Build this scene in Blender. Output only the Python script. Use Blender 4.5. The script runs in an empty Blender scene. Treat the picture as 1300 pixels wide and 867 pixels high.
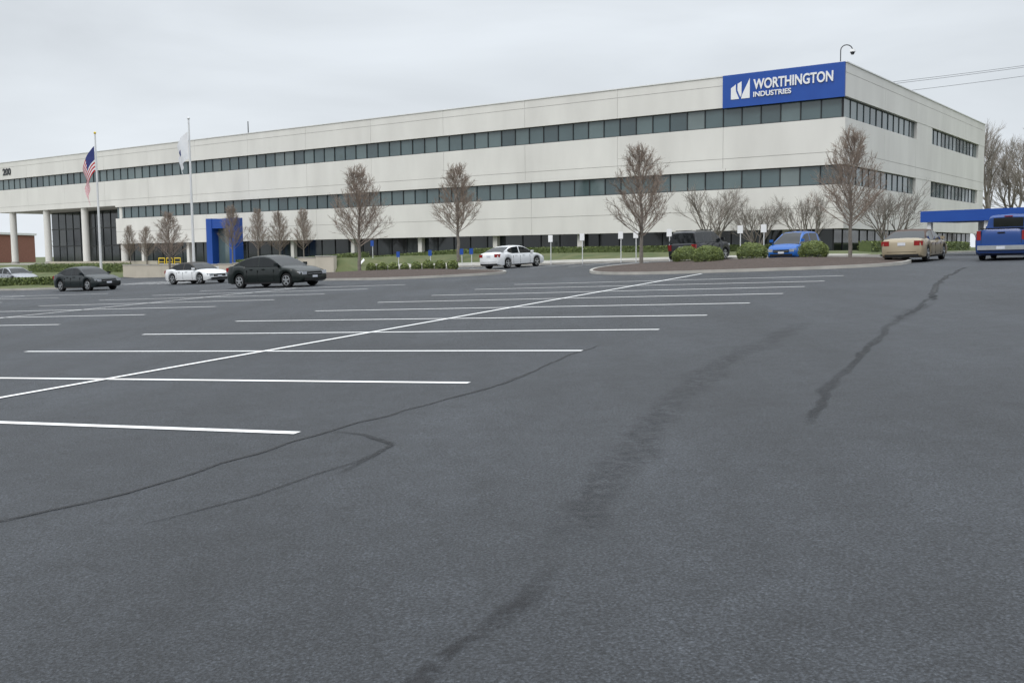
import bpy, math, random
from mathutils import Vector, Matrix, noise
sc=bpy.context.scene
sc.view_settings.view_transform='Standard'
try: sc.view_settings.look='None'
except Exception: pass
RAD=math.radians
# ---------------------------------------------------------------- world
w=bpy.data.worlds.new("World"); sc.world=w; w.use_nodes=True
nt=w.node_tree; N=nt.nodes; Lk=nt.links
bg=N['Background']; bg.inputs[1].default_value=.1
sky=N.new('ShaderNodeTexSky'); sky.sky_type='NISHITA'; sky.sun_disc=False
sky.sun_elevation=RAD(48); sky.sun_rotation=RAD(214); sky.dust_density=4
tc=N.new('ShaderNodeTexCoord'); sep=N.new('ShaderNodeSeparateXYZ'); Lk.new(tc.outputs['Generated'],sep.inputs[0])
def wm(op,a,b=None,c=None):
    n=N.new('ShaderNodeMath'); n.operation=op
    for i,x in enumerate((a,b,c)):
        if x is None: continue
        if isinstance(x,(int,float)): n.inputs[i].default_value=x
        else: Lk.new(x,n.inputs[i])
    return n.outputs[0]
z=wm('MAXIMUM',sep.outputs[2],0.0)
base=wm('ADD',wm('MULTIPLY_ADD',z,-1.0,.86),wm('MULTIPLY',wm('MULTIPLY',z,z),2.65))
mp=N.new('ShaderNodeMapping'); mp.inputs['Scale'].default_value=(1,1,3.6); Lk.new(tc.outputs['Generated'],mp.inputs[0])
no=N.new('ShaderNodeTexNoise'); no.inputs['Scale'].default_value=2.3; no.inputs['Detail'].default_value=5; no.inputs['Roughness'].default_value=.5; no.inputs['Distortion'].default_value=.4; Lk.new(mp.outputs[0],no.inputs[0])
cl=wm('MULTIPLY_ADD',no.outputs[0],.66,.67)
val=wm('MULTIPLY',wm('MULTIPLY',base,cl),10.5)
cmb=N.new('ShaderNodeCombineColor')
Lk.new(wm('MULTIPLY',val,.93),cmb.inputs[0]); Lk.new(wm('MULTIPLY',val,.99),cmb.inputs[1]); Lk.new(wm('MULTIPLY',val,1.05),cmb.inputs[2])
mx=N.new('ShaderNodeMix'); mx.data_type='RGBA'; mx.inputs[0].default_value=.94
Lk.new(sky.outputs[0],mx.inputs[6]); Lk.new(cmb.outputs[0],mx.inputs[7]); Lk.new(mx.outputs[2],bg.inputs[0])
sun=bpy.data.lights.new("sun","SUN"); sun.energy=1.3; sun.angle=RAD(25); sun.color=(1,.97,.93)
so=bpy.data.objects.new("sun",sun); sc.collection.objects.link(so)
sd=Vector((-.42,-.62,.85)).normalized()
so.rotation_euler=sd.to_track_quat('Z','Y').to_euler()
# ---------------------------------------------------------------- camera
cam=bpy.data.cameras.new("camera"); co=bpy.data.objects.new("camera",cam); sc.collection.objects.link(co); sc.camera=co
cam.lens=35.1; cam.clip_end=5000
R=Matrix.Rotation(RAD(90-5.14),3,'X')@Matrix.Rotation(RAD(-.56),3,'Z')
co.matrix_world=Matrix.Translation((0,0,1.6))@R.to_4x4()
# ---------------------------------------------------------------- materials
MATS={}
def mat(name,col,rough=.7,col2=None,scale=3.,bump=0.,bscale=None,metal=0.,spec=None,stretch=None,detail=4,coat=0,contrast=1.):
    if name in MATS: return MATS[name]
    m=bpy.data.materials.new(name); m.use_nodes=True; t=m.node_tree; b=t.nodes['Principled BSDF']
    b.inputs['Base Color'].default_value=(*col,1); b.inputs['Roughness'].default_value=rough; b.inputs['Metallic'].default_value=metal
    if spec is not None: b.inputs['Specular IOR Level'].default_value=spec
    if coat: b.inputs['Coat Weight'].default_value=coat; b.inputs['Coat Roughness'].default_value=.04
    tcn=t.nodes.new('ShaderNodeTexCoord'); src=tcn.outputs['Object']
    if stretch:
        q=t.nodes.new('ShaderNodeMapping'); q.inputs['Scale'].default_value=stretch; t.links.new(src,q.inputs[0]); src=q.outputs[0]
    if col2:
        n=t.nodes.new('ShaderNodeTexNoise'); n.inputs['Scale'].default_value=scale; n.inputs['Detail'].default_value=detail; t.links.new(src,n.inputs[0])
        r=t.nodes.new('ShaderNodeMapRange'); r.inputs[1].default_value=.5-.22/contrast; r.inputs[2].default_value=.5+.22/contrast; t.links.new(n.outputs[0],r.inputs[0])
        x=t.nodes.new('ShaderNodeMix'); x.data_type='RGBA'; x.inputs[6].default_value=(*col,1); x.inputs[7].default_value=(*col2,1)
        t.links.new(r.outputs[0],x.inputs[0]); t.links.new(x.outputs[2],b.inputs['Base Color'])
    if bump:
        n=t.nodes.new('ShaderNodeTexNoise'); n.inputs['Scale'].default_value=bscale or scale; n.inputs['Detail'].default_value=3; t.links.new(src,n.inputs[0])
        k=t.nodes.new('ShaderNodeBump'); k.inputs['Strength'].default_value=bump; k.inputs['Distance'].default_value=.03; t.links.new(n.outputs[0],k.inputs['Height']); t.links.new(k.outputs[0],b.inputs['Normal'])
    MATS[name]=m; return m
M_panel=mat('precast_panel',(.62,.605,.57),.8,(.72,.705,.665),.45,stretch=(1,1,.35),detail=6)
M_coping=mat('coping',(.75,.75,.74),.5,(.68,.68,.67),1)
M_core=mat('core_wall',(.5,.49,.46),.9,(.45,.44,.42),.5)
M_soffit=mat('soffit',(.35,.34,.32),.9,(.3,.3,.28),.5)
GL=[mat('glass_%d'%i,c,.06,tuple(x*1.35 for x in c),.35,spec=.9) for i,c in enumerate([(.06,.09,.095),(.082,.115,.118),(.042,.064,.069),(.11,.14,.14)])]
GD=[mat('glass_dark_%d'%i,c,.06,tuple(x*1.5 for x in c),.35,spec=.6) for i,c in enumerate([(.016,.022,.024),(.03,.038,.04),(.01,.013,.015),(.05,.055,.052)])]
M_mull=mat('mullion',(.018,.02,.022),.4,(.025,.027,.03),2)
M_joint=mat('joint_sealant',(.30,.29,.27),.9,(.34,.33,.31),2)
M_blue=mat('sign_blue',(.008,.06,.31),.45,(.01,.07,.34),1)
M_white=mat('sign_white',(.8,.8,.8),.5,(.76,.76,.76),3)
M_wood=mat('pole_wood',(.1,.075,.055),.9,(.14,.11,.085),3)
M_grass=mat('grass',(.06,.085,.026),.9,(.115,.12,.05),.9,bump=.6,bscale=12,detail=10)
M_conc=mat('concrete',(.30,.29,.265),.85,(.42,.40,.365),1.3,bump=.15,bscale=25)
M_wallc=mat('cream_wall',(.43,.39,.32),.85,(.52,.47,.39),.8)
M_mulch=mat('mulch',(.035,.024,.019),.95,(.085,.06,.048),9,bump=.9,bscale=18,detail=8)
M_bark=mat('bark',(.13,.115,.1),.9,(.22,.195,.17),6,bump=.4,bscale=30)
M_twig=mat('twigs',(.19,.15,.12),.9,(.29,.235,.195),3)
M_bud=mat('buds',(.25,.18,.13),.9,(.35,.26,.2),4)
M_gtwig=mat('grey_twigs',(.17,.15,.13),.9,(.26,.23,.2),3)
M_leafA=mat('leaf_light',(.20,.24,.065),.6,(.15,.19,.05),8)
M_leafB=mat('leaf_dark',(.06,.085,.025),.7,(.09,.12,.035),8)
M_metal=mat('pole_metal',(.62,.63,.64),.4,(.7,.7,.7),2,metal=.2)
M_dark=mat('black_rubber',(.010,.010,.011),.85,(.016,.016,.016),8,spec=.3)
M_rim=mat('alloy',(.5,.51,.52),.3,(.42,.43,.44),5,metal=.8)
M_cg=mat('car_glass',(.006,.008,.009),.05,(.011,.013,.014),2,spec=.35)
M_red=mat('tail_light',(.30,.01,.01),.2,(.2,.008,.008),8)
M_head=mat('head_light',(.55,.57,.6),.1,(.4,.42,.45),8,metal=.4)
M_plate=mat('plate',(.65,.66,.68),.5,(.5,.52,.6),20)
M_brick=mat('brick',(.2,.085,.06),.9,(.27,.12,.085),3)
M_yel=mat('yellow_paint',(.7,.5,.02),.5,(.6,.42,.02),4)
M_red2=mat('flag_red',(.5,.02,.03),.8,(.42,.015,.025),4)
M_navy=mat('flag_navy',(.02,.03,.14),.8,(.03,.04,.17),4)
M_flagw=mat('flag_white',(.75,.75,.76),.8,(.68,.69,.71),4)
def asphalt():
    m=bpy.data.materials.new('asphalt'); m.use_nodes=True; t=m.node_tree; b=t.nodes['Principled BSDF']; b.inputs['Roughness'].default_value=.62
    g=t.nodes.new('ShaderNodeTexCoord').outputs['Object']
    def nz(s,d,r=.5,st=None):
        src=g
        if st:
            q=t.nodes.new('ShaderNodeMapping'); q.inputs['Scale'].default_value=st; q.inputs['Rotation'].default_value=(0,0,RAD(28)); t.links.new(g,q.inputs[0]); src=q.outputs[0]
        n=t.nodes.new('ShaderNodeTexNoise'); n.inputs['Scale'].default_value=s; n.inputs['Detail'].default_value=d; n.inputs['Roughness'].default_value=r; t.links.new(src,n.inputs[0]); return n.outputs[0]
    def mr(x,a,bb,c,d):
        n=t.nodes.new('ShaderNodeMapRange'); 
        for i,v_ in zip((1,2,3,4),(a,bb,c,d)): n.inputs[i].default_value=v_
        t.links.new(x,n.inputs[0]); return n.outputs[0]
    def mul(a,bb):
        n=t.nodes.new('ShaderNodeMath'); n.operation='MULTIPLY'; t.links.new(a,n.inputs[0]); t.links.new(bb,n.inputs[1]); return n.outputs[0]
    big=mr(nz(.2,3),.3,.7,.74,1.26)
    streak=mr(nz(.9,3,.6,(1,.12,1)),.3,.7,.82,1.18)
    mid=mr(nz(3,5,.7),.3,.7,.78,1.22)
    fine=mr(nz(70,2,.75),.32,.68,.35,1.65)
    vo=t.nodes.new('ShaderNodeTexVoronoi'); vo.inputs['Scale'].default_value=60; t.links.new(g,vo.inputs[0])
    sp=mr(vo.outputs['Distance'],.1,.7,1.35,.55)
    f=mul(mul(mul(big,streak),mid),mul(fine,sp))
    c=t.nodes.new('ShaderNodeMix'); c.data_type='RGBA'; c.blend_type='MULTIPLY'; c.inputs[0].default_value=1; c.inputs[6].default_value=(.045,.050,.058,1)
    t.links.new(f,c.inputs[7]); t.links.new(c.outputs[2],b.inputs['Base Color'])
    k=t.nodes.new('ShaderNodeBump'); k.inputs['Strength'].default_value=.8; k.inputs['Distance'].default_value=.012
    t.links.new(fine,k.inputs['Height']); t.links.new(k.outputs[0],b.inputs['Normal'])
    return m
M_asph=asphalt()
def worn(name,col,lo,hi,nscale,fade=False,rough=.7):
    m=bpy.data.materials.new(name); m.use_nodes=True; t=m.node_tree; b=t.nodes['Principled BSDF']; b.inputs['Base Color'].default_value=(*col,1); b.inputs['Roughness'].default_value=rough
    g=t.nodes.new('ShaderNodeTexCoord').outputs['Object']
    n=t.nodes.new('ShaderNodeTexNoise'); n.inputs['Scale'].default_value=nscale; n.inputs['Detail'].default_value=5; n.inputs['Roughness'].default_value=.65; t.links.new(g,n.inputs[0])
    r=t.nodes.new('ShaderNodeMapRange'); r.inputs[1].default_value=lo; r.inputs[2].default_value=hi; t.links.new(n.outputs[0],r.inputs[0]); o=r.outputs[0]
    if fade:
        a=t.nodes.new('ShaderNodeAttribute'); a.attribute_name='fade'; q=t.nodes.new('ShaderNodeMath'); q.operation='MULTIPLY'; t.links.new(a.outputs['Fac'],q.inputs[0]); t.links.new(o,q.inputs[1]); o=q.outputs[0]
    t.links.new(o,b.inputs['Alpha']); return m
M_paint=worn('line_paint',(.78,.78,.77),.24,.40,35)
M_crack=worn('sealed_crack',(.011,.012,.014),.28,.5,14,True,.7)
M_stain=worn('oil_stain',(.013,.013,.015),.36,.62,9,True,.7)
# ---------------------------------------------------------------- mesh helper
class MB:
    def __init__(s): s.v=[];s.f=[];s.m=[];s.mats=[]
    def mi(s,m):
        if m not in s.mats: s.mats.append(m)
        return s.mats.index(m)
    def add(s,vs,fs,m):
        o=len(s.v); s.v.extend([tuple(p) for p in vs]); i=s.mi(m)
        for f in fs: s.f.append(tuple(o+k for k in f)); s.m.append(i)
    def hexa(s,c,m): s.add(c,[(3,2,1,0),(4,5,6,7),(0,1,5,4),(1,2,6,5),(2,3,7,6),(3,0,4,7)],m)
    def box(s,x0,x1,y0,y1,z0,z1,m): s.hexa([(x0,y0,z0),(x1,y0,z0),(x1,y1,z0),(x0,y1,z0),(x0,y0,z1),(x1,y0,z1),(x1,y1,z1),(x0,y1,z1)],m)
    def uv(s,U0,U1,V0,V1,z0,z1,m):
        c=[P(U0,V0,z0),P(U0,V1,z0),P(U1,V1,z0),P(U1,V0,z0)]; s.hexa(c+[q+Vector((0,0,z1-z0)) for q in c],m)
    def tube(s,p0,p1,r0,r1,m,n=3):
        p0=Vector(p0);p1=Vector(p1); d=(p1-p0)
        if d.length<1e-6: return
        d.normalize(); a=d.orthogonal().normalized(); b=d.cross(a)
        vs=[p0+(a*math.cos(k*2*math.pi/n)+b*math.sin(k*2*math.pi/n))*r0 for k in range(n)]+[p1+(a*math.cos(k*2*math.pi/n)+b*math.sin(k*2*math.pi/n))*r1 for k in range(n)]
        fs=[(k,(k+1)%n,n+(k+1)%n,n+k) for k in range(n)]
        if n>3: fs+=[tuple(range(n-1,-1,-1)),tuple(range(n,2*n))]
        s.add(vs,fs,m)
    def mesh(s,name,smooth=None):
        me=bpy.data.meshes.new(name); me.from_pydata(s.v,[],s.f)
        for m in s.mats: me.materials.append(m)
        me.polygons.foreach_set('material_index',s.m)
        if smooth:
            me.polygons.foreach_set('use_smooth',[True]*len(me.polygons)); me.set_sharp_from_angle(angle=RAD(smooth))
        me.update(); return me
    def obj(s,name,parent=None,smooth=None,loc=None):
        return place(s.mesh(name,smooth),name,loc,parent=parent)
def place(me,name,loc=None,rot=0,scale=1,parent=None):
    o=bpy.data.objects.new(name,me); sc.collection.objects.link(o)
    if loc is not None: o.location=loc
    o.rotation_euler=(0,0,rot); o.scale=(scale,)*3 if isinstance(scale,(int,float)) else scale
    if parent: o.parent=parent
    return o
def empty(name): 
    o=bpy.data.objects.new(name,None); sc.collection.objects.link(o); return o
C=Vector((22.5,68,0)); u=Vector((-.805,.593,0)).normalized(); v=Vector((.593,.805,0)).normalized()
def P(U,V,z=0): return C+u*U+v*V+Vector((0,0,z))
A=.037;B=.0085
def ss(a,b,x):
    t=max(0,min(1,(x-a)/(b-a))); return t*t*(3-2*t)
def ln(a,b,t): return a+(b-a)*t
def Hlot(x,y):
    z=A*x+B*y
    if z>.95: z=.95+.25*(1-math.exp(-(z-.95)/.25))
    if z<-.4: z=-.4-.4*(1-math.exp((z+.4)/.4))
    return z
def H(x,y):
    z=Hlot(x,y); q=Vector((x,y,0))-C; U=q.dot(u); V=q.dot(v)
    pad=ln(1.45,.6,ss(27,50,U))
    k=ss(30,34,U); k2=ss(60,64,U)
    s=ln(ln(-12,-14.5,k),-16.5,k2); e=ln(ln(-6,-13.9,k),-7,k2)
    f=ss(s,e,V)*ss(-6,-2,U)*(1-ss(140,180,U))*(1-ss(60,120,V))
    return ln(z,pad,f)
def HP(U,V): p=P(U,V); return H(p.x,p.y)
# ---------------------------------------------------------------- ground + asphalt
Us=[-2500,-1200,-600,-300,-160,-120]+list(range(-100,162,2))+[180,240,400,800,1500,2500]
Vs=[-2500,-1000,-400,-200,-140]+list(range(-110,-16,2))+[-16.5,-15.5,-14.5,-14.2,-13.9,-13,-12,-11,-10,-9,-8,-7,-6,-5,-4,-2,0,4,8,12,16,20,24,28,34,42,60,80,100,120,200,400,900,1800,2800]
Vs=sorted(set(Vs))
def sheet(name,test,off,m):
    vs=[];idx={};fs=[]
    def g(i,j):
        if (i,j) not in idx:
            p=P(Us[i],Vs[j]); idx[(i,j)]=len(vs); vs.append((p.x,p.y,H(p.x,p.y)+off))
        return idx[(i,j)]
    for i in range(len(Us)-1):
        for j in range(len(Vs)-1):
            if test((Us[i]+Us[i+1])/2,(Vs[j]+Vs[j+1])/2): fs.append((g(i,j),g(i,j+1),g(i+1,j+1),g(i+1,j)))
    me=bpy.data.meshes.new(name); me.from_pydata(vs,[],fs); me.materials.append(m); me.polygons.foreach_set('use_smooth',[True]*len(fs)); return place(me,name)
sheet('ground',lambda U,V:True,0,M_grass)
def lot(U,V):
    if U<-90 or U>130 or V<-100: return False
    if U<-6: return V<24
    return V<(-12 if U<32 else (-14.5 if U<62 else -16.5))
sheet('parking_lot_asphalt',lot,.02,M_asph)
sheet('plaza_pavement',lambda U,V: (34<U<62 and -13.9<V<-10) or (62<U<116 and -7<V<42) ,.02,M_conc)
ZO=.026
def dens(pts,step=1.):
    out=[]
    for a,b in zip(pts,pts[1:]):
        a=Vector(a);b=Vector(b); n=max(1,int((b-a).length/step))
        out+=[a.lerp(b,k/n) for k in range(n)]
    out.append(Vector(pts[-1])); return out
def ribbon(mb,pts,wd,m,zo=ZO):
    pts=dens(pts); vs=[];fs=[]
    for i,p in enumerate(pts):
        d=(pts[min(i+1,len(pts)-1)]-pts[max(i-1,0)]).normalized(); n=Vector((-d.y,d.x))
        for s in (-.5,.5): q=p+n*wd*s; vs.append((q.x,q.y,H(q.x,q.y)+zo))
    for i in range(len(pts)-1): fs.append((2*i,2*i+2,2*i+3,2*i+1))
    mb.add(vs,fs,m)
pm=MB()
r=[(-1.9,8.7),(-.5,11.4),(1,14.2),(2.5,16.9),(3.8,19.4),(5.3,22.2),(6.8,25),(8.1,27.6),(9.4,30),(10.9,32.8)]
l=[(-12,12.9),(-10.6,15.5),(-9,18.4),(-7.9,21.3),(-6.7,24.2),(-5.3,26.9),(-4,29.8),(-2.6,32.5),(-1.3,35.4),(.1,38)]
for a,b in zip(r,l): ribbon(pm,[a,b],.11,M_paint)
for k in (1,2,3): ribbon(pm,[(-1.9-1.4*k-4.5,8.7-2.75*k+1.9),(-12-1.4*k,12.9-2.75*k)],.11,M_paint)
ribbon(pm,[(-9.3,5.6),(-6.2,12),(7.6,39.9)],.11,M_paint,ZO+.004)
for base0 in ((-11.9,26.2),(-27.6,33.2)):
    for k in range(-5,7):
        x=base0[0]+1.22*k; y=base0[1]+2.83*k; ribbon(pm,[(x,y),(x-10.2,y+4.2)],.11,M_paint)
    x0=base0[0]-5.1; y0=base0[1]+2.1
    ribbon(pm,[(x0-1.22*5,y0-2.83*5),(x0+1.22*6,y0+2.83*6)],.11,M_paint,ZO+.004)
for k in range(9): 
    a=P(33+k*.9,-29.5); b=P(34.5+k*.9,-25.5); ribbon(pm,[(a.x,a.y),(b.x,b.y)],.14,M_paint)
for k in range(14):
    a=P(-3+k*2.75,-12.6); b=P(-3+k*2.75,-17.6); ribbon(pm,[(a.x,a.y),(b.x,b.y)],.11,M_paint)
pm.obj('parking_line_markings')
def fadeband(name,paths,m,zo):
    vs=[];fs=[];fd=[]
    for pts,wd,seed,st in paths:
        random.seed(seed); pts=dens(pts,.08); o=len(vs)
        for i,p in enumerate(pts):
            d=(pts[min(i+1,len(pts)-1)]-pts[max(i-1,0)]).normalized(); n=Vector((-d.y,d.x))
            e=min(1,min(i+1,len(pts)-i)/8)*st*(.85+.6*noise.noise(Vector((i*.035,seed+.3,11.2))))
            off=noise.noise(Vector((i*.04,seed+.4,.3)))*.13+noise.noise(Vector((i*.2,seed+.7,3.1)))*.045
            ww=wd*(.7+.7*abs(noise.noise(Vector((i*.08,seed+.2,7.3))))*1.6)
            for s,a in ((-.5,0),(-.2,.9),(.2,.9),(.5,0)):
                q=p+n*(ww*s+off); vs.append((q.x,q.y,H(q.x,q.y)+zo)); fd.append(max(0,a*e))
        for i in range(len(pts)-1):
            for k in range(3): a=o+4*i+k; fs.append((a,a+4,a+5,a+1))
    me=bpy.data.meshes.new(name); me.from_pydata(vs,[],fs); at=me.attributes.new('fade','FLOAT','POINT'); at.data.foreach_set('value',fd); me.materials.append(m); place(me,name)
fadeband('asphalt_crack',[([(15.8,34.9),(11.8,27.5),(9.3,22),(8.6,20.5)],.18,1,1.2),([(9.3,22),(7.5,18.4),(5.8,15.4),(4.4,12.5),(3.2,10.1),(2.4,8)],.14,21,.6),
 ([(-4.5,5.5),(-3.2,6.1),(-2.6,6.7),(-2.1,7.7),(-1.4,9.1),(-.1,11.2),(1.3,14.9)],.06,2,1.15),
 ([(-2.3,5.9),(-1.7,6.5),(-1.15,7.3),(-1.05,7.6)],.05,3,1.1),([(-1.25,7.0),(-1.05,7.6),(-1.0,8.0),(-1.25,8.45),(-1.6,8.7)],.1,31,1.2)],M_crack,.0245)
fadeband('asphalt_stain',[([(-.55,2.8),(-.42,3.5),(-.28,3.85),(.02,4.35),(.15,4.8)],.13,9,1.1),([(8.2,19.8),(7.2,17.9),(6.4,16.3)],.4,12,.6),([(5,17),(2.5,12),(1,8),(.3,5)],.5,14,.35),([(12,16),(8,12),(5,7)],.6,15,.35)],M_stain,.0225)
# ---------------------------------------------------------------- kerbs / islands
def catmull(p,n=8):
    out=[]; L=len(p)
    for i in range(L):
        a,b,c,d=[Vector(p[(i+k-1)%L]) for k in range(4)]
        for k in range(n):
            t=k/n; out.append(.5*((2*b)+(c-a)*t+(2*a-5*b+4*c-d)*t*t+(3*b-a-3*c+d)*t**3))
    return out
def kerb(mb,pts,closed,wd=.16,h=.14):
    n=len(pts); o=[]
    for i,p in enumerate(pts):
        a=pts[(i-1)%n] if closed or i else p; b=pts[(i+1)%n] if closed or i<n-1 else p
        d=(b-a).normalized(); nn=Vector((-d.y,d.x)); q=p+nn*wd; z=H(p.x,p.y); 
        o+=[(p.x,p.y,z-.1),(p.x+nn.x*.012,p.y+nn.y*.012,z+h),(q.x,q.y,z+h),(q.x,q.y,z-.1)]
    fs=[]
    for i in range(n if closed else n-1):
        j=(i+1)%n
        for k in range(3): fs.append((4*i+k,4*j+k,4*j+k+1,4*i+k+1))
    mb.add(o,fs,M_conc)
def island(name,pts,dome=.22,top=M_mulch):
    pts=catmull(pts); ar=sum(pts[i].x*pts[(i+1)%len(pts)].y-pts[(i+1)%len(pts)].x*pts[i].y for i in range(len(pts)))
    if ar<0: pts=pts[::-1]
    mb=MB(); kerb(mb,pts,True)
    c=sum(pts,Vector((0,0)))/len(pts); n=len(pts); vs=[];fs=[]; K=6
    for k in range(K):
        s=k/K
        for p in pts:
            d=(c-p).normalized(); q=(p+d*.14).lerp(c,s); vs.append((q.x,q.y,H(q.x,q.y)+.12+dome*math.sin(s*math.pi/2)+(noise.noise(Vector((q.x*2,q.y*2,0)))*.04 if k else 0)))
    vs.append((c.x,c.y,H(c.x,c.y)+.12+dome))
    for k in range(K-1):
        for i in range(n): j=(i+1)%n; fs.append((k*n+i,k*n+j,(k+1)*n+j,(k+1)*n+i))
    for i in range(n): fs.append(((K-1)*n+i,(K-1)*n+(i+1)%n,K*n))
    mb.add(vs,fs,top); return mb.obj(name)
island('landscape_island',[(3.7,46.3),(5.2,42.3),(9.4,39.9),(13.6,38.7),(16,40.3),(17.6,45),(17.2,49.3),(14,50.2),(10,53.2),(7,56),(4.6,52.5)])
island('landscape_island',[(-.3,52.6),(-2,51),(-6,51.3),(-10,54.7),(-13.6,58.7),(-15.3,65),(-13.6,69.6),(-10,68.6),(-4,63.3),(-1,57.5)])
island('landscape_island',[(-36,67.5),(-34,64.5),(-29.5,63.2),(-27.5,64.6),(-29,67),(-34,69)],top=M_grass)
kb=MB()
kerb(kb,[Vector(P(U,-12).xy) for U in range(32,-7,-2)][::-1],False)
kerb(kb,[Vector(P(U,-16.5).xy) for U in range(62,130,2)],False)
kerb(kb,[Vector(P(-6,V).xy) for V in range(24,-13,-2)],False)
kb.obj('kerb')
sw=MB()
for i in range(-5,31):
    a=[P(i,-11.8),P(i,-10.3),P(i+.98,-10.3),P(i+.98,-11.8)]
    sw.add([(q.x,q.y,H(q.x,q.y)+.13) for q in a],[(0,1,2,3)],M_conc)
sw.obj('sidewalk')
rw=MB()
for i in range(14):
    U=34+2*i; rw.uv(U,U+1.985,-14.62,-14.3,-1.2,HP(U,-13)+.1,M_wallc); rw.uv(U,U+2,-14.66,-14.26,HP(U,-13)+.1,HP(U,-13)+.17,M_conc)
rw.obj('retaining_wall')
rw=MB()
for i in range(10): 
    U=64+2*i; rw.uv(U,U+2,-9.6,-9.35,0,HP(U,-9)+.55,M_wallc)
rw.obj('retaining_wall')
# ---------------------------------------------------------------- building
bld=empty('office_building')
pn=MB()
def run(f,a,b,step=8.6,gap=.022):
    n=max(1,round((b-a)/step)); s=(b-a)/n
    for i in range(n): f(a+s*i+(gap/2 if i else 0),a+s*(i+1)-(gap/2 if i<n-1 else 0))
def band(U1,zs,side=True,left=True):
    for z0,z1 in zs:
        run(lambda a,b:pn.uv(a,b,0,.35,z0,z1,M_panel),0,U1)
        run(lambda a,b:pn.uv(0,.35,a,b,z0,z1,M_panel),.353,43.7)
        if left: run(lambda a,b:pn.uv(U1-.35,U1,a,b,z0,z1,M_panel),.353,43.7)
UE=114.5; UL=86
band(UE,[(11.76,13.3),(13.33,13.95)]); band(UE,[(7.45,8.1),(8.13,10.37)]); band(UL,[(2.95,4.35),(4.38,5.92)])
run(lambda a,b:pn.uv(a,b,0,.35,7.26,7.447,M_panel),0,UL)
run(lambda a,b:pn.uv(0,.35,a,b,7.26,7.447,M_panel),.353,43.7)
pn.obj('spandrel_panels',bld)
jt=MB()
for z0,z1,U1 in ((13.3,13.33,UE),(8.1,8.13,UE),(4.35,4.38,UL)):
    jt.uv(.025,U1-.025,.025,.3,z0+.0005,z1-.0005,M_joint); jt.uv(.025,.3,.36,43.6,z0+.0005,z1-.0005,M_joint)
jt.obj('joint_sealant',bld)
cp=MB(); cp.uv(-.06,UE+.06,-.06,.5,13.953,14.03,M_coping); cp.uv(-.06,.5,.503,43.8,13.953,14.03,M_coping); cp.uv(UE-.5,UE+.06,.503,43.8,13.953,14.03,M_coping); cp.uv(.5,UE-.5,43.3,43.8,13.953,14.03,M_coping); cp.obj('coping',bld)
pr_=MB()
for z0,z1 in ((10.373,11.757),(5.923,7.257)):
    for a,b in ((18,22.8),(41,43.7)): pr_.uv(.02,.34,a,b,z0,z1,M_panel)
pr_.uv(UE-.8,UE-.02,.02,.34,10.373,11.757,M_panel)
pr_.uv(.6,1.0,18,22.8,.9,2.945,M_panel)
pr_.obj('piers',bld)
cr=MB()
cr.uv(.36,UL,.36,43.4,3.02,13.6,M_core); cr.uv(UL,UE-.36,.36,43.4,7.47,13.6,M_core)
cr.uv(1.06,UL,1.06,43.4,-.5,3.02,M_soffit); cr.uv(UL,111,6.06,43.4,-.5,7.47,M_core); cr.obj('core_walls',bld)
gl=MB(); mu=MB(); random.seed(4)
def pane(pts,G):
    c=sum(pts,Vector())/4
    ax=Matrix.Rotation(random.uniform(-.006,.006),3,'Z'); gl.add([c+ax@(q-c) for q in pts],[(0,1,2,3)],random.choices(G,(5,4,3,1))[0])
def fwin(a,b,z0,z1,V,step=1.43,fr=True,mw=.032,G=GL):
    n=round((b-a)/step); s=(b-a)/n
    for i in range(n):
        U=a+s*i; pane([P(U+s,V,z0),P(U,V,z0),P(U,V,z1),P(U+s,V,z1)],G)
        mu.uv(U-mw,U+mw,V-.07,V+.02,z0,z1,M_mull)
    if fr: mu.uv(a,b,V-.065,V-.01,z0,z0+.06,M_mull); mu.uv(a,b,V-.065,V-.01,z1-.06,z1,M_mull)
def swin(a,b,z0,z1,U,step=1.43,G=GL):
    n=round((b-a)/step); s=(b-a)/n
    for i in range(n):
        V=a+s*i; pane([P(U,V,z0),P(U,V+s,z0),P(U,V+s,z1),P(U,V,z1)],G)
        mu.uv(U-.05,U+.02,V-.025,V+.025,z0,z1,M_mull)
    mu.uv(U-.045,U-.01,a,b,z0,z0+.06,M_mull); mu.uv(U-.045,U-.01,a,b,z1-.06,z1,M_mull)
fwin(.3,UE-.8,10.373,11.757,.26); fwin(.3,UL,5.923,7.257,.26)
for a,b in ((.3,18),(22.8,41)): swin(a,b,10.373,11.757,.26); swin(a,b,5.923,7.257,.26)
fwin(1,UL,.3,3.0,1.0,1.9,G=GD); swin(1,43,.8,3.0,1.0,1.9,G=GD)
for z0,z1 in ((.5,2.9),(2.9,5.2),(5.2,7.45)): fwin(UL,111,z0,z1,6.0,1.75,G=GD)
gl.obj('window_glass',bld); mu.obj('window_mullions',bld)
col=MB()
for U in (110.8,102.3,93.5,85.3):
    p=P(U,.55); col.tube((p.x,p.y,-.2),(p.x,p.y,7.45),.42,.42,M_panel,20); col.tube((p.x,p.y,-.2),(p.x,p.y,.9),.5,.5,M_conc,20)
col.obj('portico_columns',bld,smooth=40)
gc=MB()
for k in range(10):
    U=4+8.6*k; gc.uv(U,U+.45,.5,.94,.3,2.95,M_panel)
gc.obj('ground_floor_columns',bld)
ru=MB(); ru.uv(41,44.5,5,8,13.6,14.75,M_metal); ru.uv(45.5,47,5,7,13.6,14.6,M_coping); ru.uv(38.5,39.5,5,6,13.6,14.9,M_coping); ru.obj('rooftop_units',bld)
an=MB(); p=P(63.9,2); an.tube((p.x,p.y,13.6),(p.x,p.y,15.6),.06,.05,M_mull,8); an.obj('roof_antenna',bld)
sg=empty('building_sign')
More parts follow.
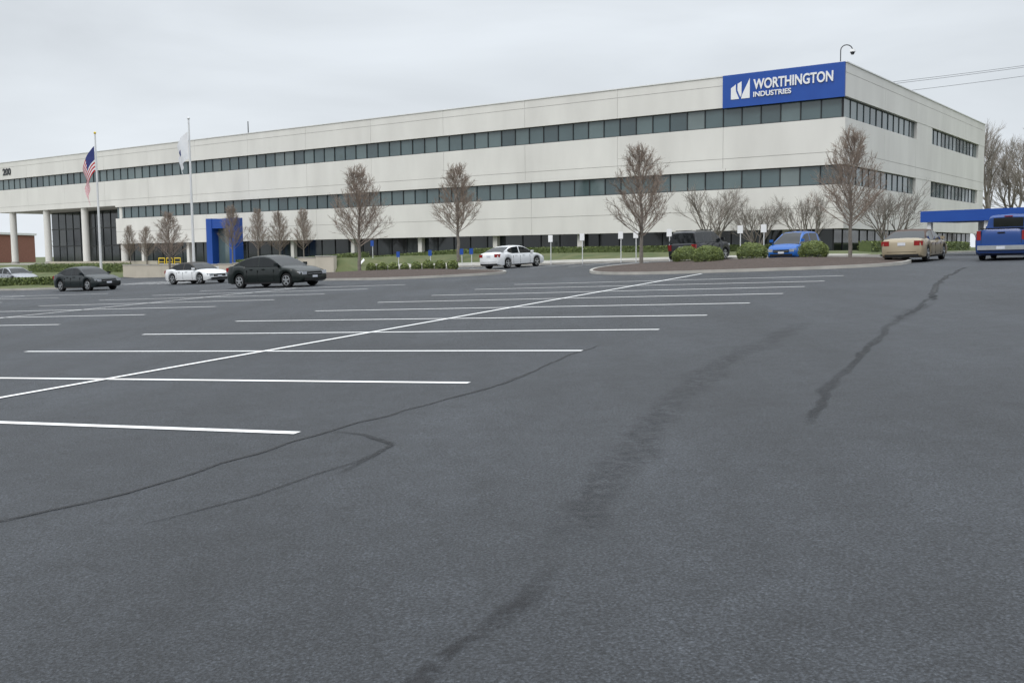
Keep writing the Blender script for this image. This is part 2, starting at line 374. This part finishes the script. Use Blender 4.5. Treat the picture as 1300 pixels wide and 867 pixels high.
b=MB(); b.uv(.04,8.8,-.16,-.01,11.70,13.99,M_blue); b.obj('sign_board',sg)
TR=Matrix((( -u.x,0,-v.x),(-u.y,0,-v.y),(0,1,0)))
def text(s,U_left,z0,width,height,m,parent,name,off=.02,Vp=-.2):
    cu=bpy.data.curves.new(name,'FONT'); cu.body=s; cu.size=1; cu.extrude=.03; cu.offset=off; o=bpy.data.objects.new(name,cu); sc.collection.objects.link(o); cu.materials.append(m)
    bpy.context.view_layer.update(); bb=[Vector(q) for q in o.bound_box]; x0=min(q.x for q in bb);x1=max(q.x for q in bb);y0=min(q.y for q in bb);y1=max(q.y for q in bb)
    sx=width/(x1-x0); sy=height/(y1-y0); S=Matrix.Diagonal((sx,sy,1)).to_4x4()
    T=Matrix.Translation(P(U_left,Vp,z0))@TR.to_4x4()@S@Matrix.Translation((-x0,-y0,0)); o.matrix_world=T
    if parent: o.parent=parent
text('WORTHINGTON',6.45,12.78,5.65,.72,M_white,sg,'sign_lettering',.024)
text('INDUSTRIES',6.45,12.27,2.75,.36,M_white,sg,'sign_lettering_small',.022)
lg=MB()
def poly(pts):
    vs=[P(8.15-x,-.19,12.25+z_) for x,z_ in pts]+[P(8.15-x,-.162,12.25+z_) for x,z_ in pts]; n=len(pts)
    lg.add(vs,[tuple(range(n)),tuple(range(2*n-1,n-1,-1))]+[(i,(i+1)%n,n+(i+1)%n,n+i) for i in range(n)],M_white)
poly([(0,0),(.30,0),(.30,.98),(0,.8)]); poly([(.30,.0),(.62,0),(.38,.55),(.36,1.03),(.3,1.0)]); poly([(.50,.6),(.72,.12),(.80,.3),(.80,1.2),(.5,1.06)])
poly([(.78,0),(1.42,0),(1.42,1.38),(.82,.22)]); lg.obj('sign_logo',sg)
text('200',111.7,12.3,2.1,.9,M_mull,bld,'street_number',.03,-.04)
rc=MB(); p=P(.6,.6)
pts=[Vector((p.x,p.y,13.9)),Vector((p.x,p.y,14.9))]
for k in range(1,9):
    a=k/8*math.pi; pts.append(Vector((p.x+.4-.4*math.cos(a),p.y,14.9+.35*math.sin(a))))
for a,b_ in zip(pts,pts[1:]): rc.tube(a,b_,.035,.035,M_mull,8)
rc.tube(pts[-1]+Vector((0,0,.05)),pts[-1]-Vector((0,0,.12)),.17,.2,M_white,12); rc.tube(pts[-1]-Vector((0,0,.12)),pts[-1]-Vector((0,0,.3)),.17,.08,M_mull,12); rc.obj('security_camera')
bp=MB(); U0=58.6
bp.uv(U0,U0+.9,-4.4,-3.4,.4,5.2,M_blue); bp.uv(U0+3.6,U0+4.5,-4.4,-3.4,.4,5.2,M_blue); bp.uv(U0+.9,U0+3.6,-4.35,-3.45,4.2,5.15,M_blue); bp.uv(U0+.9,U0+3.6,-3.6,-3.5,.4,4.2,GL[1]); bp.obj('entrance_portal')
# yellow railing at the steps
yh=MB()
for k in range(3):
    c=P(56+k*1.2,-12.6); z0=H(c.x,c.y)-.05; e=c+u*.9
    yh.tube((c.x,c.y,z0),(c.x,c.y,z0+.75),.04,.04,M_yel,6); yh.tube((e.x,e.y,z0),(e.x,e.y,z0+.75),.04,.04,M_yel,6); yh.tube((c.x,c.y,z0+.75),(e.x,e.y,z0+.75),.045,.045,M_yel,6); yh.tube((c.x,c.y,z0+.4),(e.x,e.y,z0+.4),.03,.03,M_yel,6)
yh.obj('yellow_railing')
cn=empty('entrance_canopy')
b=MB()
a0=Vector((22.9,56.2,0)); d=(Vector((31.5,44.0,0))-a0).normalized(); nrm=Vector((-d.y,d.x,0))*-1
if nrm.y<0: nrm=-nrm
def cb(s0,s1,t0,t1,z0,z1,m):
    c=[a0+d*s0+nrm*t0,a0+d*s1+nrm*t0,a0+d*s1+nrm*t1,a0+d*s0+nrm*t1]; b.hexa([(q.x,q.y,z0) for q in c]+[(q.x,q.y,z1) for q in c],m)
cb(0,15,0,3.6,3.0,3.6,M_blue); b.obj('canopy_roof',cn); b=MB()
for s in (.3,3.6,7,10.5,14): cb(s,s+.22,.2,.42,.9,3.0,M_white)
b.obj('canopy_posts',cn); b=MB(); cb(1.5,15,3.3,3.55,.8,2.99,M_panel)
for s in (3,6,9,12): cb(s,s+1.3,3.26,3.3,1.6,2.6,GL[0])
b.obj('canopy_wall',cn)
# overhead power line behind the building
ul=MB()
for x,zt in ((95,31),(5,22.5)):
    ul.tube((x,150,-1),(x,150,zt),.2,.13,M_wood,8); ul.tube((x,148.8,zt-.5),(x,151.2,zt-.5),.07,.07,M_wood,6)
for dy,dz in ((-1.1,-.4),(1.1,-.4),(0,-1.8)):
    pr2=None
    for k in range(25):
        t=k/24; pt=Vector((ln(95,5,t),150+dy,ln(31,22.5,t)+dz-4*t*(1-t)*1.2))
        if pr2: ul.tube(pr2,pt,.03,.03,M_dark,3)
        pr2=pt
ul.obj('overhead_power_line')
# ---------------------------------------------------------------- flags
def flagpole(x,y,top,us,name):
    e=empty(name); z0=H(x,y); b=MB(); b.tube((x,y,z0),(x,y,top),.13,.07,M_metal,12)
    b.tube((x,y,z0),(x,y,z0+.35),.22,.2,M_conc,12); b.obj('pole',e,smooth=40)
    s=MB(); n=8
    for i in range(n):
        a=math.pi*i/n; a2=math.pi*(i+1)/n; s.tube((x,y,top+.12-.12*math.cos(a)),(x,y,top+.12-.12*math.cos(a2)),.12*math.sin(a)+.001,.12*math.sin(a2)+.001,M_yel if us else M_metal,10)
    s.obj('finial',e)
    f=MB(); nt_=13; ns=30; hh=2.3; zt=top-(1.1 if us else 1.0); drop=(3.9 if us else 2.2)
    def pt(i,j):
        t=i/nt_; s_=j/ns
        wx=-(1.05 if us else .85)*math.sin(min(1,s_*1.25)*math.pi*.62)*(1-.35*t)
        wy=.2*math.sin(s_*9+t*2.5)*s_**.5
        return (x+wx-.09+.10*math.sin(s_*17+t*4)*s_, y+wy-.1, zt-t*hh*(1-.3*s_)-drop*s_**1.3)
    for i in range(nt_):
        for j in range(ns):
            if us: m=M_navy if (i<7 and j<ns*.4) else (M_red2 if i%2==0 else M_flagw)
            else: m=M_navy if (4<i<8 and 12<j<17) else M_flagw
            f.add([pt(i,j),pt(i+1,j),pt(i+1,j+1),pt(i,j+1)],[(0,1,2,3)],m)
    f.obj('flag',e)
flagpole(-38.5,94,12.8,True,'flagpole'); flagpole(-27.3,86.2,13.0,False,'flagpole')
def post(U,V,h,pw,ph,m,name):
    p=P(U,V); z0=H(p.x,p.y); b=MB(); b.tube((p.x,p.y,z0),(p.x,p.y,z0+h),.03,.03,M_metal,6)
    b.uv(U-pw/2,U+pw/2,V-.06,V-.035,z0+h-ph,z0+h,m)
    b.obj(name)
for U in (15.5,13,10.1,9,6.65,2,.55): post(U,-12.4,2.0,.34,.46,M_white,'parking_sign')
for U in (32.5,29.8,26.6,23.6,22.7): post(U,-11.9,1.35,.32,.42,M_blue,'accessible_parking_sign')
# ---------------------------------------------------------------- trees
def rv(a=1): return Vector((random.uniform(-a,a),random.uniform(-a,a),random.uniform(-a,a)))
def path(mb,p,d,L,r0,r1,m,seg=3,up=.15,wob=.1,n=3):
    out=[p]
    for k in range(seg):
        d=(d+Vector((0,0,up))+rv(wob)).normalized(); q=p+d*L/seg; a=ln(r0,r1,k/seg); b=ln(r0,r1,(k+1)/seg); mb.tube(p,q,a,b,m,n); p=q; out.append(p)
    return out,d
def at(pts,t):
    f=t*(len(pts)-1); i=min(int(f),len(pts)-2); return pts[i].lerp(pts[i+1],f-i),(pts[i+1]-pts[i]).normalized()
def pear(seed,h=6.5,wd=3.6,trunk=1.5,npr=54):
    random.seed(seed); mb=MB()
    pts=[Vector((0,0,-.3))]; K=10
    for k in range(1,K+1): pts.append(Vector((random.uniform(-.05,.05)*k*.3,random.uniform(-.05,.05)*k*.3,h*.86*k/K)))
    for k in range(K): mb.tube(pts[k],pts[k+1],.1*(1-k/K)**.8+.012,.1*(1-(k+1)/K)**.8+.012,M_bark,8)
    for i in range(npr):
        t=(i+random.random())/npr; z0=trunk+(h*.84-trunk)*t**1.25
        p,_=at(pts,min(.99,z0/(h*.86))); a=i*2.4+random.uniform(-.4,.4)
        prof=(1-t)**.55*.8+.27; Ln=wd*.62*prof*random.uniform(.75,1.15)
        tilt=ln(1.05,.5,t)+random.uniform(-.15,.12)
        d=Vector((math.cos(a)*math.sin(tilt),math.sin(a)*math.sin(tilt),math.cos(tilt)))
        bp_,_=path(mb,p,d,Ln,.028*(1.1-t*.5),.008,M_twig,4,.09,.12)
        for j in range(10):
            s=.18+.8*(j+random.random())/10; q,dd=at(bp_,s); d2=(dd+rv(.85)+Vector((0,0,.2))).normalized()
            L2=Ln*.42*(1.15-s)+.2; tp,_=path(mb,q,d2,L2,.010,.006,M_twig,2,.12,.15)
            for k in range(7):
                s2=.2+.8*random.random(); q2,d3=at(tp,s2); d4=(d3+rv(.9)+Vector((0,0,.2))).normalized(); e=q2+d4*random.uniform(.14,.36)
                mb.tube(q2,e,.006,.004,M_twig,3)
                for _ in range(2):
                    c=q2.lerp(e,random.uniform(.3,1)); mb.add([c+rv(.02),c+rv(.02),c+rv(.02)],[(0,1,2)],M_bud)
    return mb.mesh('bare_tree')
def rec(mb,p,d,L,r,dep,mm,spread,seed=0):
    pts,dn=path(mb,p,d,L,r,r*.62,M_bark if dep>3 else mm,3,.05,.13,5 if dep>3 else 3)
    if dep==0: return
    n=3 if dep>1 else 4
    for k in range(n):
        s=1 if k==0 else random.uniform(.45,1); q,dd=at(pts,s)
        d2=(dd+rv(spread)*(.5 if k==0 else 1)+Vector((0,0,.12))).normalized()
        rec(mb,q,d2,L*random.uniform(.62,.82),max(r*.6,.004),dep-1,mm,spread)
def spread_tree(seed,h,dep,r,stems=1,spread=.7):
    random.seed(seed); mb=MB()
    for k in range(stems):
        a=k*2.4; lean=.0 if stems==1 else .5
        rec(mb,Vector((0,0,-.2)),Vector((math.cos(a)*lean,math.sin(a)*lean,1)).normalized(),h*.27 if stems==1 else h*.3,r,dep,M_gtwig,spread)
    return mb.mesh('bare_tree')
pears=[pear(1),pear(2,6.5,3.4,1.6,50),pear(3,6.5,3.8,1.4,56)]
def tr(me,x,y,h,base=6.5,name='bare_tree',rot=0,sxy=1): 
    s=h/base; place(me,name,(x,y,H(x,y)+.1),rot,(s*sxy,s*sxy,s))
tr(pears[0],-10,66,7.1,rot=1,sxy=1.0); tr(pears[2],7.05,54.3,6.5,rot=2); tr(pears[1],-4,76,7.4,rot=3,sxy=1.05); tr(pears[0],16.3,48.2,6.3,rot=4,sxy=.95)
tr(pears[1],-30,88,5.8,rot=.5,sxy=1.1)
for i,(x,y,h) in enumerate([(-26.4,95,5.6),(-23.2,92,5.2),(-21,91,4.8),(-18.2,88,4.8),(-38,100,4.3),(-36,99,4)]): tr(pears[i%3],x,y,h,rot=i,sxy=.85)
ms=[spread_tree(11,4.6,5,.06,5,.7),spread_tree(12,4.6,5,.06,6,.7)]
for i,(x,y,s) in enumerate([(13.9,69.3,1.2),(16.6,67.6,.9),(19.3,65.4,1.0),(24.9,66.2,1.15)]): place(ms[i%2],'multi_stem_tree',(x,y,H(x,y)),i,(s*1.15,s*1.15,s))
big=[spread_tree(21,16,7,.32,1,.62),spread_tree(22,16,7,.3,1,.6)]
for i,(x,y,s) in enumerate([(60,126,1.15),(69,128,1.25),(58,116,.9),(75,140,1.3),(66,112,.9),(80,130,1.3)]): place(big[i%2],'bare_tree',(x,y,H(x,y)-.2),i*1.3,s)
random.seed(77); db=MB()
protos=[]
for sd_ in (31,32,33):
    random.seed(sd_); q=MB(); rec(q,Vector((0,0,-.5)),Vector((0,0,1)),4,.25,4,M_gtwig,.6); protos.append(q)
def stamp(x,y,s,a):
    q=random.choice(protos); o=len(db.v); ca,sa=math.cos(a),math.sin(a); z0=H(x,y)
    db.v.extend([(x+(p[0]*ca-p[1]*sa)*s,y+(p[0]*sa+p[1]*ca)*s,z0+p[2]*s) for p in q.v]); db.f.extend([tuple(o+k for k in f) for f in q.f]); 
    mp_=[db.mi(m) for m in q.mats]; db.m.extend([mp_[k] for k in q.m])
for k in range(110):
    a=random.uniform(0,2*math.pi); rr=random.uniform(185,240); x=-10+rr*math.cos(a); y=50+rr*math.sin(a)
    stamp(x,y,random.uniform(.7,1.05),random.random()*6)
for k in range(18): stamp(random.uniform(60,110),random.uniform(112,150),random.uniform(.35,.6),k)
for k in range(10): stamp(random.uniform(-125,-85),random.uniform(150,190),random.uniform(.5,.7),k)
db.obj('distant_trees')
# ---------------------------------------------------------------- shrubs
def shrub(seed,rx,rz,n=6500,leaf=.016):
    random.seed(seed); mb=MB(); 
    vs=[];fs=[];a_=18;b_=10
    def rad(d): return 1+.09*noise.noise(d*2.3+Vector((seed,0,0)))+.05*noise.noise(d*6)
    for j in range(b_+1):
        for i in range(a_):
            th=j/b_*math.pi*.62; ph=i/a_*2*math.pi; d=Vector((math.sin(th)*math.cos(ph),math.sin(th)*math.sin(ph),math.cos(th))); k=rad(d)*.92
            vs.append((d.x*rx*k,d.y*rx*k,rz*.42+d.z*rz*.58*k))
    for j in range(b_):
        for i in range(a_): fs.append((j*a_+i,(j+1)*a_+i,(j+1)*a_+(i+1)%a_,j*a_+(i+1)%a_))
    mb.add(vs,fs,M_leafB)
    for _ in range(n):
        d=rv().normalized()
        if d.z<-.6: continue
        k=rad(d)*random.uniform(.9,1.04); c=Vector((d.x*rx*k,d.y*rx*k,rz*.42+d.z*rz*.58*k))
        t1=rv(leaf)*1.6; t2=rv(leaf)*1.6
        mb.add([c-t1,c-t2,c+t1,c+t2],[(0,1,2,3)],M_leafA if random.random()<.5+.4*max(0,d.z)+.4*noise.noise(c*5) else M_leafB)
    return mb.mesh('boxwood_shrub')
sh=[shrub(1,.72,.88),shrub(2,.7,.85)]; small=shrub(3,.34,.62,900,.03)
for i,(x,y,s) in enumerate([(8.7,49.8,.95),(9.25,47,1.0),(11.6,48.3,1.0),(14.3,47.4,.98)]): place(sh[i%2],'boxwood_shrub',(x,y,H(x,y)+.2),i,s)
for k in range(8):
    t=k/7; x=ln(-9,-3.5,t);y=ln(64.3,59.8,t); place(small,'small_shrub',(x,y,H(x,y)+.15),k,random.uniform(.8,1.05))
def hedge(name,a,b,wd,h,n):
    random.seed(int(a[0]*7)); a=Vector(a);b=Vector(b); d=(b-a); L=d.length; d.normalize(); nn=Vector((-d.y,d.x)); mb=MB()
    K=int(L/.8)+1
    for k in range(K):
        c=a+d*(L*(k+.5)/K); c2=[c-d*L/K*.5-nn*wd*.42,c+d*L/K*.5-nn*wd*.42,c+d*L/K*.5+nn*wd*.42,c-d*L/K*.5+nn*wd*.42]; z0=H(c.x,c.y)
        mb.hexa([(q.x,q.y,z0-.1) for q in c2]+[(q.x,q.y,z0+h*.88+random.uniform(-.03,.03)) for q in c2],M_leafB)
    for _ in range(n):
        s=random.random()*L; t=random.uniform(-.5,.5)*wd; z_=random.uniform(0,h)
        if random.random()<.5: z_=h*random.uniform(.9,1.03)
        else: t=math.copysign(wd*.5*random.uniform(.9,1.05),t)
        q=a+d*s+nn*t; c=Vector((q.x,q.y,H(q.x,q.y)+z_)); t1=rv(.06);t2=rv(.06); mb.add([c-t1,c-t2,c+t1,c+t2],[(0,1,2,3)],random.choice([M_leafA,M_leafB,M_leafB]))
    mb.obj(name)
hedge('hedge',(-34.5,66.4),(-28.6,64.9),1.0,.75,3500)
for a_,b_,c_,w_,h_,n_ in ((66,-11.5,84,1.0,.7,4000),(36,-9.2,52,.9,.5,3500),(3,-2,52,.9,.45,7000)):
    p1,p2=P(a_,b_),P(c_,b_); hedge('hedge',(p1.x,p1.y),(p2.x,p2.y),w_,h_,n_)
p1,p2=P(-3,-5),P(-3,22); hedge('hedge',(p1.x,p1.y),(p2.x,p2.y),.9,.6,4000)
bx=MB()
bx.box(-118,-93,176,196,-1,5.6,M_brick); bx.box(-118.3,-92.7,175.7,196.3,5.603,6.0,M_coping)
for k in range(6): bx.box(-116+k*4,-114+k*4,175.94,176.0,1.6,3.4,GL[0])
bx.obj('brick_building')
# ---------------------------------------------------------------- cars
def interp(keys,x):
    if x<=keys[0][0]: return keys[0][1]
    for (a,p),(b,q) in zip(keys,keys[1:]):
        if x<=b: t=(x-a)/(b-a); return ln(p,q,t)
    return keys[-1][1]
def paint(name,c,met=0): return mat(name,c,.3,tuple(x*.92 for x in c),.8,metal=met,coat=.3,spec=.3)
KIND={
'sedan':dict(belt=[(0,.60),(.02,.69),(.05,.72),(.2,.725),(.3,.67),(.7,.655),(.74,.65),(.85,.60),(.95,.52),(.985,.46),(1,.38)],roof=[(.10,.715),(.17,.81),(.26,.93),(.33,.98),(.42,1.),(.5,.995),(.56,.965),(.62,.885),(.70,.74),(.745,.65)],ra=.27,rb=.575,wf=.81,wr=.19,pil=[(.435,.455),(.13,.2)]),
'hatch':dict(belt=[(0,.5),(.015,.6),(.05,.62),(.3,.6),(.7,.58),(.82,.58),(.9,.54),(.96,.47),(1,.36)],roof=[(.02,.62),(.05,.78),(.09,.93),(.16,.98),(.35,1.),(.5,.985),(.58,.95),(.68,.82),(.78,.66),(.84,.58)],ra=.09,rb=.56,wf=.82,wr=.17,pil=[(.42,.44),(.08,.14)]),
'suv':dict(belt=[(0,.52),(.015,.6),(.03,.62),(.3,.62),(.7,.62),(.78,.62),(.88,.6),(.965,.56),(1,.45)],roof=[(.02,.62),(.035,.75),(.06,.94),(.1,.985),(.35,1.),(.55,.99),(.62,.955),(.7,.8),(.775,.62)],ra=.06,rb=.61,wf=.82,wr=.19,pil=[(.47,.49),(.25,.275),(.03,.09)]),
'pickup':dict(belt=[(0,.5),(.008,.655),(.02,.665),(.39,.665),(.4,.64),(.7,.64),(.74,.65),(.86,.64),(.965,.6),(1,.48)],roof=[(.395,.64),(.4,.75),(.406,.94),(.43,.99),(.53,1.),(.6,.99),(.645,.95),(.7,.77),(.735,.65)],ra=.39,rb=.64,wf=.82,wr=.21,pil=[(.53,.55),(.39,.43)]),
}
def car(name,kind,L,W,Hh,pm_,x,y,head,top=None,wr_=.33,scale=.96):
    K=KIND[kind]; mb=MB(); top=top or pm_
    xw=[(K['wf']-.5)*L,(K['wr']-.5)*L]; Ra=wr_+.055
    st=set([-L/2,L/2,-L/2+.03,L/2-.03,-L/2+.08,L/2-.08]); 
    for k in range(33): st.add(-L/2+L*k/32)
    for c in xw:
        st={s for s in st if abs(s-c)>Ra+.02}
        for k in range(13): st.add(c-Ra*math.cos(math.pi*k/12))
        st.add(c-Ra-.004); st.add(c+Ra+.004)
    st=sorted(st); vs=[];fs=[]; n=15
    for s in st:
        f=s/L+.5; zt=interp(K['belt'],f)*Hh; zb=.2+.1*(1-min(1,min(f,1-f)/.05))
        for c in xw:
            dx=abs(s-c)
            if dx<=Ra+1e-6: zb=wr_+math.sqrt(max(0,Ra*Ra-dx*dx))
        d_=min(1,min(f,1-f)/.11); hw=W/2*(.80+.20*math.sqrt(1-(1-d_)**2))
        if kind=='pickup' and f<.5: hw=W/2*(.93+.07*min(1,f/.03))
        hgt=zt-zb; half=[(.0,zb),(.88,zb),(.965,zb+.04*hgt+.01),(.995,zb+.3*hgt),(1.0,zb+.55*hgt),(.965,zb+.83*hgt),(.90,zb+.965*hgt),(.0,zt+.035*(.3+.7*d_))]
        half.insert(7,(.6,zt+.018))
        ring=[(s,hw*a,z_) for a,z_ in half]+[(s,-hw*a,z_) for a,z_ in half[-2:0:-1]]
        n=len(ring); vs+=ring
    for i in range(len(st)-1):
        for k in range(n): fs.append((i*n+k,i*n+(k+1)%n,(i+1)*n+(k+1)%n,(i+1)*n+k))
    fs.append(tuple(range(n))[::-1]); fs.append(tuple((len(st)-1)*n+k for k in range(n)))
    fs=[f[::-1] for f in fs]
    mb.add(vs,fs,pm_)
    rk=K['roof']; f0,f1=rk[0][0],rk[-1][0]; hs=sorted(set([f0+(f1-f0)*k/26 for k in range(27)]+[a for a,_ in rk]+[q for pp in K['pil'] for q in pp if q>=f0]))
    rings=[]
    for f in hs:
        zb=interp(K['belt'],f)*Hh-.012; zr=max(interp(rk,f)*Hh,zb+.002); t=min(1,(zr-zb)/(.33*Hh)); wb=W/2*.905; wt=ln(wb,W/2*.735,t)
        hh=zr-zb; rings.append([( (f-.5)*L,a,z_) for a,z_ in ((wb,zb),(ln(wb,wt,.85),zb+.85*hh),(wt-.02*t,zb+.94*hh),(wt-.1*t-.01,zb+.985*hh),(0,zr+.02*t))])
    for i in range(len(hs)-1):
        fm=(hs[i]+hs[i+1])/2; A_=rings[i];B_=rings[i+1]
        pil=any(a-.001<=fm<=b_+.001 for a,b_ in K['pil'])
        roof=K['ra']<=fm<=K['rb']
        for sgn in (1,-1):
            for k in range(4):
                q=[A_[k],B_[k],B_[k+1],A_[k+1]]; q=[(a,b_*sgn,c) for a,b_,c in q]
                if sgn<0: q=q[::-1]
                if k==0: m=top if pil else M_cg
                elif k in(1,2): m=top
                else: m=top if roof else M_cg
                mb.add(q,[(0,1,2,3)],m)
    mb.box(-L/2+.25,L/2-.25,-W/2+.27,W/2-.27,.24,.62*min(1,Hh/1.45),M_dark)
    for c in xw:
        for sg_ in (1,-1):
            y1=sg_*(W/2-.03); y0=sg_*(W/2-.24); ns=24
            for (ra,rb,ya,yb,m) in ((wr_,wr_,y0,y1-sg_*.02,M_dark),(wr_,wr_-.03,y1-sg_*.02,y1,M_dark)):
                mb.tube((c,ya,wr_),(c,yb,wr_),ra,rb,m,ns)
            mb.tube((c,y1,wr_),(c,y1+sg_*.004,wr_),wr_*.7,wr_*.69,M_rim,ns); mb.tube((c,y1+sg_*.004,wr_),(c,y1+sg_*.007,wr_),wr_*.61,wr_*.61,M_dark,ns)
            for k in range(5):
                a=k*2*math.pi/5+.3; dx,dz=math.cos(a),math.sin(a); px,pz=-dz,dx; hw=.035; R_=wr_*.64
                q=[(c+px*hw,y1+sg_*.006,wr_+pz*hw),(c-px*hw,y1+sg_*.006,wr_-pz*hw),(c-px*hw+dx*R_,y1+sg_*.006,wr_-pz*hw+dz*R_),(c+px*hw+dx*R_,y1+sg_*.006,wr_+pz*hw+dz*R_)]
                q2=[(a1,y1+sg_*.02,c1) for a1,_,c1 in q]; mb.hexa(q+q2,M_rim)
            mb.tube((c,y1+sg_*.006,wr_),(c,y1+sg_*.03,wr_),.06,.05,M_rim,10)
    zb=interp(K['belt'],.02)*Hh; zf=interp(K['belt'],.97)*Hh; pk=kind=='pickup'
    for sg_ in (1,-1):
        def bx_(x0,x1,y0,y1,z0,z1,m): mb.box(min(x0,x1),max(x0,x1),min(y0*sg_,y1*sg_),max(y0*sg_,y1*sg_),z0,z1,m)
        tl=.2 if kind in('sedan',) else (.34 if not pk else .38)
        if pk: bx_(-L/2-.012,-L/2+.14,W*.385,W*.463,zb-.05-tl,zb-.05,M_red)
        else:
            bx_(-L/2-.012,-L/2+.1,W*.28 if kind=='sedan' else W*.33,W*.405,zb-.05-tl,zb-.05,M_red)
            bx_(-L/2+.05,-L/2+.22,W*.40,W*.462,zb-.05-tl,zb-.06,M_red)
        bx_(L/2-.16,L/2+.006,W*.27,W*.41,zf-.17,zf-.03,M_head); bx_(L/2-.36,L/2-.1,W*.40,W*.455,zf-.13,zf-.01,M_head)
        bx_((f1-.5)*L-.28,(f1-.5)*L-.16,W*.46,W*.555,Hh*.66,Hh*.75,pm_)
        for xx in ((.30-.5)*L,(.445-.5)*L,(.655-.5)*L):
            if pk and xx<-.15*L: xx=-.105*L
            bx_(xx-.006,xx+.006,W*.49,W*.5015,.33,Hh*.56,M_dark)
        for xx in ((.34-.5)*L,(.50-.5)*L): 
            if pk and xx<-.1*L: xx=-.09*L
            bx_(xx,xx+.17,W*.485,W*.505,Hh*.565,Hh*.59,M_rim if pk else pm_)
        bx_(xw[1]+Ra+.03,xw[0]-Ra-.03,W*.44,W*.503,.19,.27,M_dark)
    if pk:
        mb.box(-L/2-.13,-L/2+.1,-W*.44,W*.44,.44,.62,M_rim); mb.box(-L/2-.135,-L/2-.1,-.16,.16,.47,.59,M_plate); mb.box(-L/2+.02,-L/2+.3,-W*.4,W*.4,.26,.44,M_dark)
        xc=(.4-.5)*L; mb.box(xc-.035,xc+.05,-W*.29,W*.29,.73*Hh,.925*Hh,M_cg); mb.box(xc-.04,xc+.05,-W*.08,W*.08,.95*Hh,.97*Hh,M_red)
        mb.box(-L/2-.012,-L/2+.02,-.14,.14,.585*Hh,.61*Hh,M_dark)
        for sg_ in (1,-1):
            y0,y1=sorted((W*.372*sg_,W*.378*sg_)); mb.box(-L/2-.006,-L/2+.02,y0,y1,.36*Hh,.65*Hh,M_dark)
        mb.box(-L/2+.1,-.11*L,-W*.4,W*.4,.666*Hh+.03,.666*Hh+.06,M_dark)
    else:
        mb.box(-L/2-.014,-L/2+.02,-.16,.16,zb-.32 if kind!='sedan' else zb-.25,zb-.17 if kind!='sedan' else zb-.12,M_plate)
        mb.box(-L/2-.03,-L/2+.3,-W*.38,W*.38,.24,.36,M_dark)
        mb.box(-L/2-.01,-L/2+.02,-W*.33,W*.33,.50*.9,.50*.9+.012,M_dark)
    mb.box(L/2-.2,L/2+.01,-W*.25,W*.25,zf-.22,zf-.06,M_dark); mb.box(L/2-.2,L/2+.012,-W*.36,W*.36,.28,.40,M_dark); mb.box(L/2,L/2+.02,-.16,.16,.42,.52,M_plate)
    mb.box(L/2+.008,L/2+.018,-W*.24,W*.24,zf-.15,zf-.13,M_rim)
    if kind in('suv',):
        for sg_ in(1,-1): mb.tube((-.36*L,sg_*W*.34,Hh+.02),(.08*L,sg_*W*.34,Hh+.02),.025,.025,M_dark,6)
    o=mb.obj(name,smooth=38)
    nz=Vector((H(x-1,y)-H(x+1,y),H(x,y-1)-H(x,y+1),2)).normalized(); hx=Vector((math.cos(RAD(head)),math.sin(RAD(head)),0)); hx=(hx-nz*hx.dot(nz)).normalized(); hy=nz.cross(hx)
    Mx=Matrix((hx,hy,nz)).transposed().to_4x4(); o.matrix_world=Matrix.Translation((x,y,H(x,y)+.02))@Mx@Matrix.Scale(scale,4)
car('black_sedan','sedan',5.05,1.93,1.53,paint('p_black',(.004,.008,.007)),-11.4,48.6,-32,scale=1.0)
car('dark_sedan','sedan',4.7,1.8,1.44,paint('p_dgreen',(.006,.011,.012)),-24.6,58,-36)
car('white_convertible','sedan',4.55,1.8,1.38,paint('p_white',(.72,.73,.74),0),-19.3,61.5,-36,top=mat('soft_top',(.05,.045,.04),.9,(.06,.055,.05),5))
car('white_sedan','sedan',4.85,1.85,1.48,MATS['p_white'],0.1,64.5,50)
car('black_suv','suv',4.9,1.96,1.86,paint('p_bk2',(.01,.011,.014)),11,58.3,53.6,wr_=.37)
car('blue_hatchback','hatch',4.05,1.7,1.54,paint('p_blue',(.01,.10,.38)),14.8,52.2,233.6,wr_=.3)
car('tan_sedan','sedan',5.0,1.85,1.42,paint('p_tan',(.33,.275,.19)),17.6,43.6,55,top=mat('tan_vinyl',(.07,.045,.035),.9,(.08,.05,.04),5))
car('blue_pickup','pickup',5.7,2.0,1.92,paint('p_blue2',(.006,.045,.20)),20.9,42.0,57,wr_=.4)
car('silver_sedan','sedan',4.6,1.8,1.45,paint('p_silver',(.35,.36,.38),.6),-38.5,77.5,-36)
